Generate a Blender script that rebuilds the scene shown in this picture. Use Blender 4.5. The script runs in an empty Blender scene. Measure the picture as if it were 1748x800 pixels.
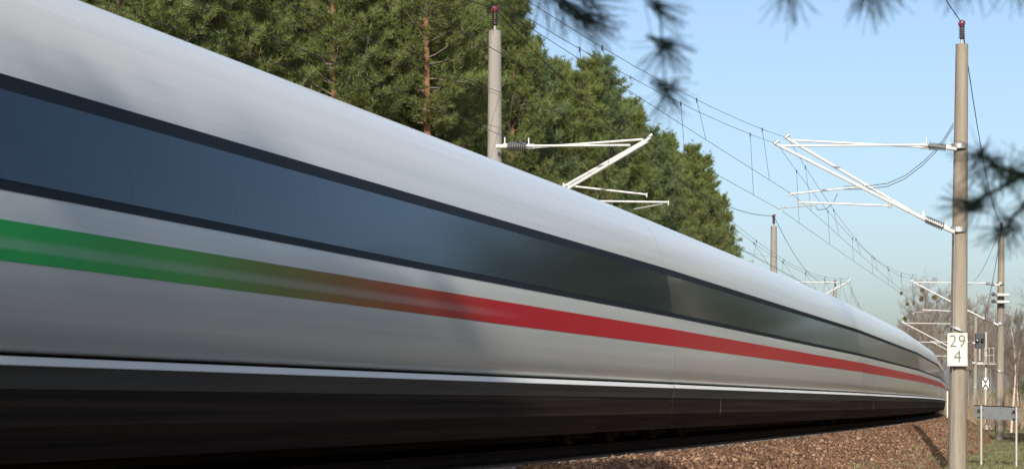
import bpy, math, random
import numpy as np
from mathutils import Vector, Matrix

random.seed(7)
rng = np.random.default_rng(11)
sc = bpy.context.scene
COL = sc.collection

# ------------------------------------------------------------------ camera
F, CX, HY, CAMZ = 3600.0, 874.0, 689.0, 0.60      # focal length, principal x, horizon y in photograph pixels; eye height over rail top
cam = bpy.data.cameras.new('camera')
cam_o = bpy.data.objects.new('camera', cam); COL.objects.link(cam_o)
cam_o.location = (0, 0, CAMZ); cam_o.rotation_euler = (math.radians(90), 0, 0)
cam.sensor_width = 36.0; cam.lens = F / 1748 * 36
cam.shift_y = (HY - 400) / 1748
cam.clip_end = 9000; cam.clip_start = 0.1
cam.dof.use_dof = True; cam.dof.focus_distance = 56; cam.dof.aperture_fstop = 7.1
sc.camera = cam_o

# ------------------------------------------------------------------ sky and sun
SUN_AZ, SUN_EL = math.radians(187.0), math.radians(28)   # compass from +Y clockwise
w = bpy.data.worlds.new('World'); sc.world = w; w.use_nodes = True
nt = w.node_tree; nt.nodes.clear()
sky = nt.nodes.new('ShaderNodeTexSky'); sky.sky_type = 'NISHITA'; sky.sun_disc = False
sky.sun_elevation = SUN_EL; sky.sun_rotation = SUN_AZ
sky.air_density = 0.85; sky.dust_density = 2.6; sky.ozone_density = 1.6
bg = nt.nodes.new('ShaderNodeBackground'); bg.inputs[1].default_value = 0.122
wo = nt.nodes.new('ShaderNodeOutputWorld')
nt.links.new(sky.outputs[0], bg.inputs[0]); nt.links.new(bg.outputs[0], wo.inputs[0])
sun = bpy.data.lights.new('sun', 'SUN'); sun.energy = 4.2; sun.angle = math.radians(0.53); sun.color = (1.0, 0.95, 0.87)
sun_o = bpy.data.objects.new('sun', sun); COL.objects.link(sun_o)
to_sun = Vector((math.sin(SUN_AZ) * math.cos(SUN_EL), math.cos(SUN_AZ) * math.cos(SUN_EL), math.sin(SUN_EL)))
sun_o.rotation_euler = (-to_sun).to_track_quat('-Z', 'Y').to_euler()
sun_o.location = to_sun * 80
sc.view_settings.view_transform = 'Standard'; sc.view_settings.look = 'None'
sc.view_settings.exposure = 0.55; sc.view_settings.gamma = 1.0
sc.view_settings.use_curve_mapping = False
sc.cycles.use_denoising = True
sc.cycles.max_bounces = 6

# ------------------------------------------------------------------ helpers
def P(x, y, Y):                       # photograph pixel + depth -> point
    return np.array([(x - CX) * Y / F, Y, CAMZ + (HY - y) * Y / F])

def tag(o, label=None, cat=None, group=None, kind=None):
    if label: o['label'] = label
    if cat: o['category'] = cat
    if group: o['group'] = group
    if kind: o['kind'] = kind
    return o

def empty(name, loc=(0, 0, 0), rz=0.0):
    o = bpy.data.objects.new(name, None); COL.objects.link(o)
    o.location = loc; o.rotation_euler = (0, 0, rz); o.empty_display_size = 0.2
    return o

def mesh_np(name, V, Fc, attr=None, smooth=False):
    """V (n,3); Fc (m,k) array or list of polygons"""
    me = bpy.data.meshes.new(name)
    V = np.asarray(V, dtype=np.float32)
    if isinstance(Fc, np.ndarray):
        m, k = Fc.shape
        me.vertices.add(len(V)); me.vertices.foreach_set('co', V.ravel())
        me.loops.add(m * k); me.loops.foreach_set('vertex_index', Fc.astype(np.int32).ravel())
        me.polygons.add(m)
        me.polygons.foreach_set('loop_start', np.arange(0, m * k, k, dtype=np.int32))
        me.polygons.foreach_set('loop_total', np.full(m, k, dtype=np.int32))
    else:
        me.from_pydata(V.tolist(), [], Fc)
    if attr is not None:
        a = me.attributes.new('v', 'FLOAT', 'POINT'); a.data.foreach_set('value', np.asarray(attr, dtype=np.float32))
    me.update(calc_edges=True)
    if smooth: me.polygons.foreach_set('use_smooth', np.ones(len(me.polygons), dtype=bool))
    return me

def link(name, me, mat, parent=None, loc=None):
    o = bpy.data.objects.new(name, me); COL.objects.link(o)
    if mat is not None and not me.materials: me.materials.append(mat)
    if parent is not None: o.parent = parent
    if loc is not None: o.location = loc
    return o

def copy_tree(o, parent=None):
    c = o.copy(); COL.objects.link(c); c.parent = parent
    for ch in list(o.children): copy_tree(ch, c)
    return c

class MB:                              # collects faces, builds ONE mesh
    def __init__(s): s.V = []; s.F = []
    def add(s, V, Fc):
        b = len(s.V); s.V += [tuple(map(float, v)) for v in V]; s.F += [tuple(int(i) + b for i in f) for f in Fc]
    def box(s, c, d, bevel=0.0):
        c = np.array(c, float); h = np.array(d, float) / 2
        if bevel <= 0:
            V = [c + h * np.array(q) for q in ((-1,-1,-1),(1,-1,-1),(1,1,-1),(-1,1,-1),(-1,-1,1),(1,-1,1),(1,1,1),(-1,1,1))]
            s.add(V, [(0,3,2,1),(4,5,6,7),(0,1,5,4),(1,2,6,5),(2,3,7,6),(3,0,4,7)])
        else:                          # chamfered along z edges and top
            b = bevel
            ring = [(-h[0]+b,-h[1]),(h[0]-b,-h[1]),(h[0],-h[1]+b),(h[0],h[1]-b),(h[0]-b,h[1]),(-h[0]+b,h[1]),(-h[0],h[1]-b),(-h[0],-h[1]+b)]
            V = []
            for z, k in ((-h[2], 1 - b / max(h[0], h[1])), (-h[2]+b, 1), (h[2]-b, 1), (h[2], 1 - b / max(h[0], h[1]))):
                V += [c + np.array((x * k, y * k, z)) for x, y in ring]
            Fc = [tuple(range(7, -1, -1)), tuple(range(24, 32))]
            for r in range(3):
                for i in range(8): Fc.append((r*8+i, r*8+(i+1)%8, r*8+8+(i+1)%8, r*8+8+i))
            s.add(V, Fc)
    def lathe(s, p0, p1, prof, n=12, caps=True):   # prof: list of (t along 0..1, radius)
        p0 = np.array(p0, float); p1 = np.array(p1, float); d = p1 - p0; L = np.linalg.norm(d); d /= L
        a = np.array((0, 0, 1.0)) if abs(d[2]) < 0.9 else np.array((1.0, 0, 0))
        u = np.cross(d, a); u /= np.linalg.norm(u); v = np.cross(d, u)
        V = []; Fc = []
        for t, r in prof:
            for i in range(n):
                th = 2 * math.pi * i / n
                V.append(p0 + d * (L * t) + (u * math.cos(th) + v * math.sin(th)) * r)
        for k in range(len(prof) - 1):
            for i in range(n): Fc.append((k*n+i, k*n+(i+1)%n, (k+1)*n+(i+1)%n, (k+1)*n+i))
        if caps: Fc.append(tuple(range(n-1, -1, -1))); Fc.append(tuple(range((len(prof)-1)*n, len(prof)*n)))
        s.add(V, Fc)
    def tube(s, p0, p1, r, r1=None, n=10): s.lathe(p0, p1, [(0, r), (1, r if r1 is None else r1)], n)
    def path(s, pts, r, n=5):
        pts = [np.array(p, float) for p in pts]; V = []; Fc = []
        rr = r if hasattr(r, '__len__') else [r] * len(pts)
        for k, p in enumerate(pts):
            d = pts[min(k+1, len(pts)-1)] - pts[max(k-1, 0)]; d /= np.linalg.norm(d)
            a = np.array((0, 0, 1.0)) if abs(d[2]) < 0.95 else np.array((1.0, 0, 0))
            u = np.cross(d, a); u /= np.linalg.norm(u); v = np.cross(d, u)
            for i in range(n):
                th = 2 * math.pi * i / n
                V.append(p + (u * math.cos(th) + v * math.sin(th)) * rr[k])
        for k in range(len(pts) - 1):
            for i in range(n): Fc.append((k*n+i, k*n+(i+1)%n, (k+1)*n+(i+1)%n, (k+1)*n+i))
        Fc.append(tuple(range(n-1, -1, -1))); Fc.append(tuple(range((len(pts)-1)*n, len(pts)*n)))
        s.add(V, Fc)
    def build(s, name, mat, parent=None, origin=(0, 0, 0), smooth=False):
        V = np.array(s.V) - np.array(origin, float)
        me = mesh_np(name, V, s.F)
        if smooth:
            me.polygons.foreach_set('use_smooth', np.ones(len(me.polygons), dtype=bool))
            me.set_sharp_from_angle(angle=math.radians(40))
        return link(name, me, mat, parent)

# ------------------------------------------------------------------ materials
def mat(name, col, rough=0.6, metal=0.0, spec=0.5, vary=0.0, scale=3.0, stretch=(1, 1, 1), bump=0.0, bscale=30.0, col2=None, transl=None, attr=False):
    m = bpy.data.materials.new(name); m.use_nodes = True; t = m.node_tree; N = t.nodes; Lk = t.links
    b = N['Principled BSDF']; b.inputs['Roughness'].default_value = rough; b.inputs['Metallic'].default_value = metal
    b.inputs['Specular IOR Level'].default_value = spec
    c1 = (*col, 1); c2 = (*(col2 if col2 else tuple(c * (1 - vary) for c in col)), 1)
    b.inputs['Base Color'].default_value = c1
    if vary or col2:
        mix = N.new('ShaderNodeMix'); mix.data_type = 'RGBA'
        mix.inputs[6].default_value = c1; mix.inputs[7].default_value = c2
        if attr:
            at = N.new('ShaderNodeAttribute'); at.attribute_name = 'v'; Lk.new(at.outputs['Fac'], mix.inputs[0])
        else:
            tc = N.new('ShaderNodeTexCoord'); mp = N.new('ShaderNodeMapping'); mp.inputs['Scale'].default_value = stretch
            nz = N.new('ShaderNodeTexNoise'); nz.inputs['Scale'].default_value = scale; nz.inputs['Detail'].default_value = 6
            nz.inputs['Roughness'].default_value = 0.65
            rp = N.new('ShaderNodeMapRange'); rp.inputs[1].default_value = 0.32; rp.inputs[2].default_value = 0.68
            Lk.new(tc.outputs['Object'], mp.inputs[0]); Lk.new(mp.outputs[0], nz.inputs['Vector'])
            Lk.new(nz.outputs['Fac'], rp.inputs[0]); Lk.new(rp.outputs[0], mix.inputs[0])
        Lk.new(mix.outputs[2], b.inputs['Base Color'])
        if transl:
            tr = N.new('ShaderNodeBsdfTranslucent'); Lk.new(mix.outputs[2], tr.inputs[0])
            ms = N.new('ShaderNodeMixShader'); ms.inputs[0].default_value = transl
            Lk.new(b.outputs[0], ms.inputs[1]); Lk.new(tr.outputs[0], ms.inputs[2]); Lk.new(ms.outputs[0], N['Material Output'].inputs[0])
    if bump:
        tc2 = N.new('ShaderNodeTexCoord'); n2 = N.new('ShaderNodeTexNoise'); n2.inputs['Scale'].default_value = bscale; n2.inputs['Detail'].default_value = 5
        bp = N.new('ShaderNodeBump'); bp.inputs['Strength'].default_value = bump; bp.inputs['Distance'].default_value = 0.05
        Lk.new(tc2.outputs['Object'], n2.inputs['Vector']); Lk.new(n2.outputs['Fac'], bp.inputs['Height']); Lk.new(bp.outputs[0], b.inputs['Normal'])
    return m

M = {}
M['paint'] = mat('train_paint', (0.635, 0.635, 0.59), 0.22, spec=0.45, col2=(0.545, 0.545, 0.505), scale=1.6, stretch=(0.6, 0.03, 5))
M['fairing'] = mat('joint_grey', (0.43, 0.425, 0.40), 0.4, spec=0.3)
M['white'] = mat('white_trim', (0.70, 0.685, 0.63), 0.4)
M['band'] = mat('band_black', (0.008, 0.009, 0.012), 0.5, spec=0.12)
M['glass'] = mat('tinted_glass', (0.009, 0.014, 0.024), 0.12, spec=0.42)
M['glass'].node_tree.nodes['Principled BSDF'].inputs['Specular Tint'].default_value = (0.50, 0.80, 1.0, 1)
M['skirt'] = mat('skirt_grey', (0.11, 0.10, 0.083), 0.6, spec=0.2, col2=(0.05, 0.045, 0.04), scale=1.0, stretch=(1, 0.1, 6))
M['under'] = mat('underframe_dark', (0.055, 0.038, 0.028), 0.8, spec=0.05, col2=(0.013, 0.010, 0.008), scale=2.0, stretch=(1, .04, 5))
M['steel'] = mat('rail_steel', (0.30, 0.28, 0.26), 0.3, metal=0.9)
M['rust'] = mat('rusty_steel', (0.035, 0.022, 0.016), 0.85, spec=0.1, vary=0.4)
M['rubber'] = mat('bellow_rubber', (0.03, 0.03, 0.032), 0.6)
M['concrete'] = mat('mast_concrete', (0.262, 0.232, 0.186), 0.9, spec=0.2, col2=(0.155, 0.128, 0.096), scale=2.2, stretch=(2.4, 2.4, 0.16), bump=0.25, bscale=25)
M['concrete2'] = mat('mast_concrete_grey', (0.25, 0.236, 0.212), 0.9, spec=0.2, col2=(0.195, 0.18, 0.158), scale=2.2, stretch=(2.4, 2.4, 0.16), bump=0.25, bscale=25)
M['alu'] = mat('cantilever_aluminium', (0.46, 0.46, 0.435), 0.5, metal=0.15)
M['galv'] = mat('galvanised_steel', (0.42, 0.42, 0.41), 0.45, metal=0.6, vary=0.25)
M['porcelain'] = mat('insulator_brown', (0.05, 0.028, 0.03), 0.15)
M['porcelain_red'] = mat('insulator_red', (0.16, 0.035, 0.05), 0.2)
M['insul_grey'] = mat('insulator_grey', (0.11, 0.105, 0.10), 0.2)
M['wire'] = mat('wire_dark', (0.05, 0.05, 0.052), 0.7, spec=0.15)
M['signw'] = mat('sign_cream', (0.66, 0.61, 0.45), 0.5, col2=(0.56, 0.50, 0.36), scale=4.0)
M['digit'] = mat('digit_grey', (0.085, 0.09, 0.095), 0.5)
M['signal'] = mat('signal_box', (0.022, 0.028, 0.034), 0.5)
M['lens'] = mat('signal_lens', (0.03, 0.03, 0.035), 0.1)
M['plate'] = mat('plate_back', (0.24, 0.26, 0.265), 0.5, metal=0.2, vary=0.2)
M['postw'] = mat('post_pale', (0.40, 0.37, 0.315), 0.6, vary=0.2)
M['blackp'] = mat('black_paint', (0.015, 0.015, 0.016), 0.5)
M['bark'] = mat('bark_grey', (0.21, 0.17, 0.135), 0.9, col2=(0.11, 0.085, 0.068), scale=6, stretch=(2, 2, 0.5), bump=0.5)
M['twigdark'] = mat('near_twig_bark', (0.05, 0.038, 0.03), 0.9)
M['needle'] = mat('pine_needles', (0.130, 0.190, 0.052), 0.5, spec=0.4, col2=(0.220, 0.240, 0.074), attr=True, transl=0.45)
M['needle2'] = mat('pine_needles_bluish', (0.105, 0.170, 0.070), 0.5, spec=0.4, col2=(0.175, 0.215, 0.086), attr=True, transl=0.45)
M['needle_near'] = mat('pine_needles_near', (0.055, 0.105, 0.085), 0.5, spec=0.25, col2=(0.095, 0.165, 0.06), attr=True, transl=0.1)
M['twig'] = mat('bare_twig', (0.20, 0.155, 0.12), 0.9, col2=(0.13, 0.10, 0.08), scale=1.0)
M['twig2'] = mat('bare_twig_reddish', (0.20, 0.158, 0.125), 0.9, col2=(0.13, 0.104, 0.085), scale=1.0)
M['birch'] = mat('birch_bark', (0.56, 0.47, 0.40), 0.8, col2=(0.30, 0.21, 0.17), scale=5, stretch=(1, 1, 2.5))
M['mistle'] = mat('mistletoe_leaf', (0.21, 0.18, 0.07), 0.6, col2=(0.13, 0.115, 0.045), attr=True, transl=0.2)
M['shrub'] = mat('evergreen_leaf', (0.045, 0.085, 0.030), 0.5, col2=(0.08, 0.13, 0.045), attr=True, transl=0.15)
M['brush'] = mat('undergrowth_twig', (0.24, 0.17, 0.12), 0.9, col2=(0.19, 0.16, 0.09), attr=True)
M['grass'] = mat('verge_grass', (0.22, 0.20, 0.105), 0.7, col2=(0.13, 0.17, 0.055), attr=True, transl=0.25)
M['sleeper'] = mat('sleeper_concrete', (0.24, 0.21, 0.18), 0.9, vary=0.3)

def pine_bark():
    m = mat('pine_bark', (0.25, 0.115, 0.055), 0.9, col2=(0.14, 0.065, 0.035), scale=5, stretch=(2, 2, 0.6), bump=0.5)
    return m
M['pinebark'] = pine_bark()

def stone_mat(name, attr):
    m = bpy.data.materials.new(name); m.use_nodes = True; t = m.node_tree; N = t.nodes; Lk = t.links
    b = N['Principled BSDF']; b.inputs['Roughness'].default_value = 0.85; b.inputs['Specular IOR Level'].default_value = 0.25
    r = N.new('ShaderNodeValToRGB'); r.color_ramp.elements[0].color = (0.062, 0.032, 0.018, 1); r.color_ramp.elements[1].color = (0.29, 0.19, 0.12, 1)
    e = r.color_ramp.elements.new(0.35); e.color = (0.125, 0.066, 0.036, 1)
    e = r.color_ramp.elements.new(0.75); e.color = (0.18, 0.102, 0.057, 1)
    if attr:
        a = N.new('ShaderNodeAttribute'); a.attribute_name = 'v'; Lk.new(a.outputs['Fac'], r.inputs[0])
    else:
        tc = N.new('ShaderNodeTexCoord'); v = N.new('ShaderNodeTexVoronoi'); v.inputs['Scale'].default_value = 16
        Lk.new(tc.outputs['Object'], v.inputs['Vector']); sp = N.new('ShaderNodeSeparateColor'); Lk.new(v.outputs['Color'], sp.inputs[0]); Lk.new(sp.outputs[0], r.inputs[0])
        bp = N.new('ShaderNodeBump'); bp.inputs['Strength'].default_value = 0.9; bp.inputs['Distance'].default_value = 0.04
        iv = N.new('ShaderNodeMath'); iv.operation = 'SUBTRACT'; iv.inputs[0].default_value = 1.0; Lk.new(v.outputs['Distance'], iv.inputs[1]); Lk.new(iv.outputs[0], bp.inputs['Height']); Lk.new(bp.outputs[0], b.inputs['Normal'])
    Lk.new(r.outputs[0], b.inputs['Base Color'])
    return m
M['ballast'] = stone_mat('ballast_gravel', False)
M['stone'] = stone_mat('ballast_stone', True)

def ground_mat():
    m = bpy.data.materials.new('verge_ground'); m.use_nodes = True; t = m.node_tree; N = t.nodes; Lk = t.links
    b = N['Principled BSDF']; b.inputs['Roughness'].default_value = 0.95; b.inputs['Specular IOR Level'].default_value = 0.1
    tc = N.new('ShaderNodeTexCoord')
    n1 = N.new('ShaderNodeTexNoise'); n1.inputs['Scale'].default_value = 0.35; n1.inputs['Detail'].default_value = 8; n1.inputs['Roughness'].default_value = 0.7
    n2 = N.new('ShaderNodeTexNoise'); n2.inputs['Scale'].default_value = 9; n2.inputs['Detail'].default_value = 6
    Lk.new(tc.outputs['Object'], n1.inputs['Vector']); Lk.new(tc.outputs['Object'], n2.inputs['Vector'])
    r = N.new('ShaderNodeValToRGB'); r.color_ramp.elements[0].position = 0.36; r.color_ramp.elements[0].color = (0.15, 0.10, 0.065, 1)
    r.color_ramp.elements[1].position = 0.62; r.color_ramp.elements[1].color = (0.12, 0.125, 0.05, 1)
    e = r.color_ramp.elements.new(0.5); e.color = (0.17, 0.135, 0.08, 1)
    mx = N.new('ShaderNodeMix'); mx.data_type = 'RGBA'; mx.blend_type = 'MULTIPLY'; mx.inputs[0].default_value = 0.7
    r2 = N.new('ShaderNodeValToRGB'); r2.color_ramp.elements[0].position = 0.3; r2.color_ramp.elements[0].color = (0.45, 0.42, 0.4, 1); r2.color_ramp.elements[1].position = 0.7; r2.color_ramp.elements[1].color = (1.25, 1.2, 1.1, 1)
    Lk.new(n1.outputs['Fac'], r.inputs[0]); Lk.new(n2.outputs['Fac'], r2.inputs[0]); Lk.new(r.outputs[0], mx.inputs[6]); Lk.new(r2.outputs[0], mx.inputs[7]); Lk.new(mx.outputs[2], b.inputs['Base Color'])
    bp = N.new('ShaderNodeBump'); bp.inputs['Strength'].default_value = 0.8; bp.inputs['Distance'].default_value = 0.08; Lk.new(n2.outputs['Fac'], bp.inputs['Height']); Lk.new(bp.outputs[0], b.inputs['Normal'])
    return m
M['ground'] = ground_mat()

def stripe_mat(name, off):            # painted band of the power car: green running into red along the coach, off = station of the coach's local y = 0
    m = bpy.data.materials.new(name); m.use_nodes = True; t = m.node_tree; N = t.nodes; Lk = t.links
    b = N['Principled BSDF']; b.inputs['Roughness'].default_value = 0.3; b.inputs['Specular IOR Level'].default_value = 0.1
    tc = N.new('ShaderNodeTexCoord'); sp = N.new('ShaderNodeSeparateXYZ'); Lk.new(tc.outputs['Object'], sp.inputs[0])
    mr = N.new('ShaderNodeMapRange'); mr.inputs[1].default_value = 0 - off; mr.inputs[2].default_value = 14 - off; Lk.new(sp.outputs['Y'], mr.inputs[0])
    r = N.new('ShaderNodeValToRGB'); el = r.color_ramp.elements
    el[0].position = 0.05; el[0].color = (0.016, 0.42, 0.075, 1); el[1].position = 0.80; el[1].color = (0.52, 0.016, 0.028, 1)
    for p, c in ((0.19, (0.07, 0.37, 0.05, 1)), (0.34, (0.19, 0.20, 0.035, 1)), (0.46, (0.31, 0.14, 0.038, 1)), (0.60, (0.41, 0.065, 0.03, 1))):
        e = el.new(p); e.color = c
    Lk.new(mr.outputs[0], r.inputs[0])
    # faint pale print along the middle of the band
    z1 = N.new('ShaderNodeMapRange'); z1.interpolation_type = 'SMOOTHSTEP'; z1.inputs[1].default_value = 1.60; z1.inputs[2].default_value = 1.632; Lk.new(sp.outputs['Z'], z1.inputs[0])
    z2 = N.new('ShaderNodeMapRange'); z2.interpolation_type = 'SMOOTHSTEP'; z2.inputs[1].default_value = 1.72; z2.inputs[2].default_value = 1.66; Lk.new(sp.outputs['Z'], z2.inputs[0])
    fd = N.new('ShaderNodeMapRange'); fd.inputs[1].default_value = 12.5 - off; fd.inputs[2].default_value = 8 - off; fd.inputs[3].default_value = 0; fd.inputs[4].default_value = 0.26; Lk.new(sp.outputs['Y'], fd.inputs[0])
    a = N.new('ShaderNodeMath'); a.operation = 'MULTIPLY'; Lk.new(z1.outputs[0], a.inputs[0]); Lk.new(z2.outputs[0], a.inputs[1])
    a2 = N.new('ShaderNodeMath'); a2.operation = 'MULTIPLY'; Lk.new(a.outputs[0], a2.inputs[0]); Lk.new(fd.outputs[0], a2.inputs[1])
    mx = N.new('ShaderNodeMix'); mx.data_type = 'RGBA'; mx.inputs[7].default_value = (0.6, 0.6, 0.58, 1); Lk.new(a2.outputs[0], mx.inputs[0]); Lk.new(r.outputs[0], mx.inputs[6])
    Lk.new(mx.outputs[2], b.inputs['Base Color'])
    return m

# ------------------------------------------------------------------ the line: l = metres along the near side of the train, d = metres right of the track axis
TH0, L0, RAD = math.radians(16.4), 10.0, 1500.0
dl = 0.5; LS = np.arange(-80, 340, dl)
TH = TH0 - np.clip(LS - L0, 0, None) / RAD
NX = np.cumsum(np.sin(TH) * dl); NY = np.cumsum(np.cos(TH) * dl)
i0 = np.argmin(abs(LS)); NX += -3.326 - NX[i0]; NY += 13.70 - NY[i0]
AX = NX - 1.475 * np.cos(TH); AY = NY + 1.475 * np.sin(TH)          # axis of the near track
def at(l, d, z=0.0):
    l = np.asarray(l, float); x = np.interp(l, LS, AX); y = np.interp(l, LS, AY); th = np.interp(l, LS, TH)
    return np.stack([x + d * np.cos(th), y - d * np.sin(th), np.zeros_like(x) + z], -1)
def th_at(l): return float(np.interp(l, LS, TH))
def where(x, y):                       # nearest station and lateral offset
    k = int(np.argmin((AX - x) ** 2 + (AY - y) ** 2)); th = TH[k]
    return LS[k] + (x - AX[k]) * math.sin(th) + (y - AY[k]) * math.cos(th), (x - AX[k]) * math.cos(th) - (y - AY[k]) * math.sin(th)
def ground_z(x, y):
    x = np.asarray(x, float); y = np.asarray(y, float)
    return -1.12 - 0.2 * np.clip((y - 54) / 60, 0, 1) + 0.05 * np.sin(x * 0.7 + 1) * np.sin(y * 0.45) + 0.03 * np.sin(x * 1.9) * np.sin(y * 1.3 + 2)
PROF_D = np.array([-8.6, -6.6, 2.30, 2.55, 4.0, 4.5]); PROF_Z = np.array([-1.5, -0.20, -0.20, -0.27, -1.10, -1.55])

# ------------------------------------------------------------------ ground and ballast bed
g = np.unique(np.concatenate([np.linspace(-60, 90, 101), np.sign(np.linspace(-1, 1, 61)) * (np.abs(np.linspace(-1, 1, 61)) ** 3) * 4000]))
gy = np.unique(np.concatenate([np.linspace(-30, 160, 127), np.sign(np.linspace(-1, 1, 61)) * (np.abs(np.linspace(-1, 1, 61)) ** 3) * 4000]))
GX, GY = np.meshgrid(g, gy, indexing='ij')
V = np.stack([GX, GY, ground_z(GX, GY)], -1).reshape(-1, 3)
nx, ny = GX.shape; I = np.arange(nx * ny).reshape(nx, ny)
Fq = np.stack([I[:-1, :-1], I[1:, :-1], I[1:, 1:], I[:-1, 1:]], -1).reshape(-1, 4)
tag(link('ground', mesh_np('ground', V, Fq, smooth=True), M['ground']), 'brown and green verge ground beside the railway', kind='structure')

ls = np.arange(-70, 320, 0.5); ds = np.concatenate([[-8.6, -7.6, -6.6, -4, -1.5], np.arange(0.5, 4.6, 0.25)])
LL, DD = np.meshgrid(ls, ds, indexing='ij')
pz = np.interp(DD, PROF_D, PROF_Z) + rng.normal(0, 0.018, DD.shape)
pb = at(LL, DD, 0); pb[..., 2] = pz
nx, ny = LL.shape; I = np.arange(nx * ny).reshape(nx, ny)
Fq = np.stack([I[:-1, :-1], I[:-1, 1:], I[1:, 1:], I[1:, :-1]], -1).reshape(-1, 4)[:, ::-1]
tag(link('ballast_bed', mesh_np('ballast_bed', pb.reshape(-1, 3), Fq, smooth=True), M['ballast']), 'brown ballast embankment under the tracks', kind='structure')

# loose ballast stones on the visible shoulder
def stones(n, l, d, size):
    base = np.array([(1,0,0),(-1,0,0),(0,1,0),(0,-1,0),(0,0,1),(0,0,-1)], float)
    tri = np.array([(0,2,4),(2,1,4),(1,3,4),(3,0,4),(2,0,5),(1,2,5),(3,1,5),(0,3,5)])
    V = base[None] * rng.uniform(0.6, 1.25, (n, 6, 1)) + rng.normal(0, 0.18, (n, 6, 3))
    A = rng.normal(size=(n, 4)); A /= np.linalg.norm(A, axis=1)[:, None]; a, b, c, e = A.T
    R = np.stack([1-2*(c*c+e*e), 2*(b*c-a*e), 2*(b*e+a*c), 2*(b*c+a*e), 1-2*(b*b+e*e), 2*(c*e-a*b), 2*(b*e-a*c), 2*(c*e+a*b), 1-2*(b*b+c*c)], -1).reshape(n, 3, 3)
    V = np.einsum('nij,nkj->nki', R, V) * size[:, None, None]
    p = at(l, d, 0); p[:, 2] = np.interp(d, PROF_D, PROF_Z) + size * 0.25
    V = V + p[:, None, :]
    Fc = tri[None] + (np.arange(n) * 6)[:, None, None]
    return V.reshape(-1, 3), Fc.reshape(-1, 3), np.repeat(rng.random(n) ** 1.2, 6)
n = 78000
u = rng.random(n); l = 12 + 105 * u ** 1.35
d = rng.uniform(1.45, 4.35, n); keep = (d < 4.0) | (rng.random(n) < 0.5)
l, d = l[keep], d[keep]
Vs, Fs, As = stones(len(l), l, d, 0.020 + 0.045 * rng.random(len(l)) ** 1.8)
tag(link('ballast_stones', mesh_np('ballast_stones', Vs, Fs, As), M['stone']), 'loose rust brown ballast stones on the shoulder', 'gravel', kind='stuff')

# rails and sleepers
track = {}
for nm, off in (('near', 0.0), ('far', -3.9)):
    root = tag(empty('railway_track', tuple(at(0, off, 0))), 'railway track under the train' if nm == 'near' else 'second railway track behind the train', kind='structure')
    track[nm] = root
    o3 = np.array(root.location)
    for s in (-1, 1):
        mb = MB()
        prof = [(-.07, -.155), (.07, -.155), (.07, -.145), (.012, -.125), (.012, -.04), (.036, -.03), (.036, -.004), (.028, 0), (-.028, 0), (-.036, -.004), (-.036, -.03), (-.012, -.04), (-.012, -.125), (-.07, -.145)]
        lr = np.arange(-60, 260, 4.0); k = len(prof); V = []; Fc = []
        for ll in lr:
            for a, z in prof: V.append(at(ll, off + s * 0.753 + a, z))
        for r_ in range(len(lr) - 1):
            for i in range(k): Fc.append((r_*k+i, r_*k+(i+1)%k, (r_+1)*k+(i+1)%k, (r_+1)*k+i))
        mb.add(V, Fc); mb.build('rail', M['rust'], root, o3)
    mb = MB(); mb.box((0, 0, 0), (2.6, 0.26, 0.22), 0.03); sl_me = mesh_np('sleeper', mb.V, mb.F); sl_me.materials.append(M['sleeper'])
    for ll in np.arange(6, 110, 0.6) if nm == 'near' else np.arange(10, 60, 1.2):
        p = at(ll, off, -0.275) - o3
        o = link('sleeper', sl_me, None, root, tuple(p)); o.rotation_euler = (0, 0, -th_at(ll))

# ------------------------------------------------------------------ the train
CL = 28.75; LEN = 28.55; HW = 1.475
SIDE = [(0.13, 0.945), (0.09, 0.965), (0.065, 1.00), (0.040, 1.06), (0.026, 1.11), (0.012, 1.18), (0.0, 1.32), (-0.004, 1.48), (0.014, 1.80), (0.048, 2.05), (0.100, 2.40), (0.165, 2.80),
        (0.215, 3.00), (0.285, 3.20), (0.39, 3.40), (0.54, 3.57), (0.72, 3.70), (0.95, 3.80), (1.20, 3.865), (1.475, 3.885)]
SU = np.array([p[0] for p in SIDE]); SZ = np.array([p[1] for p in SIDE])
def inset(z): return float(np.interp(z, SZ, SU))
def shell(prof, y0, y1, closed=False, ys=None):    # prof: list of (x, z)
    ys = [y0, y1] if ys is None else ys
    k = len(prof); V = [(x, y, z) for y in ys for x, z in prof]; Fc = []
    for r_ in range(len(ys) - 1):
        for i in range(k if closed else k - 1): Fc.append((r_*k+i, r_*k+(i+1)%k, (r_+1)*k+(i+1)%k, (r_+1)*k+i))
    if closed: Fc.append(tuple(range(k-1, -1, -1))); Fc.append(tuple(range((len(ys)-1)*k, len(ys)*k)))
    return V, Fc
def strip_prof(z0, z1, t, side=1, n=5):   # thin solid strip following the side between two heights, proud by t
    zs = np.linspace(z0, z1, n)
    outer = [(side * (HW - inset(z) + t), z) for z in zs]; inner = [(side * (HW - inset(z) - 0.01), z) for z in zs[::-1]]
    p = outer + inner
    return p if side > 0 else p[::-1]
def solid(name, prof, y0, y1, material, smooth=False):
    mb = MB(); V, Fc = shell(prof, y0, y1, True); mb.add(V, Fc)
    me = mesh_np(name, mb.V, mb.F); me.materials.append(material)
    if material is not None and material is not M['glass']:            # cut ends face the joint: dark sealing rubber
        me.materials.append(M['rubber']); me.polygons[-1].material_index = 1; me.polygons[-2].material_index = 1
    if smooth:
        me.polygons.foreach_set('use_smooth', np.ones(len(me.polygons), dtype=bool)); me.set_sharp_from_angle(angle=math.radians(35))
    return me
zz = []
for a, b in zip(SIDE[:-1], SIDE[1:]):
    for t in (0, 0.5): zz.append((a[0] + (b[0]-a[0]) * t, a[1] + (b[1]-a[1]) * t))
zz.append(SIDE[-1])
full = [(HW - u_, z) for u_, z in zz] + [(-(HW - u_), z) for u_, z in zz[::-1]][1:]
ME = {}
ME['body'] = solid('carriage', full, 0, LEN, M['paint'], True)
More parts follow.
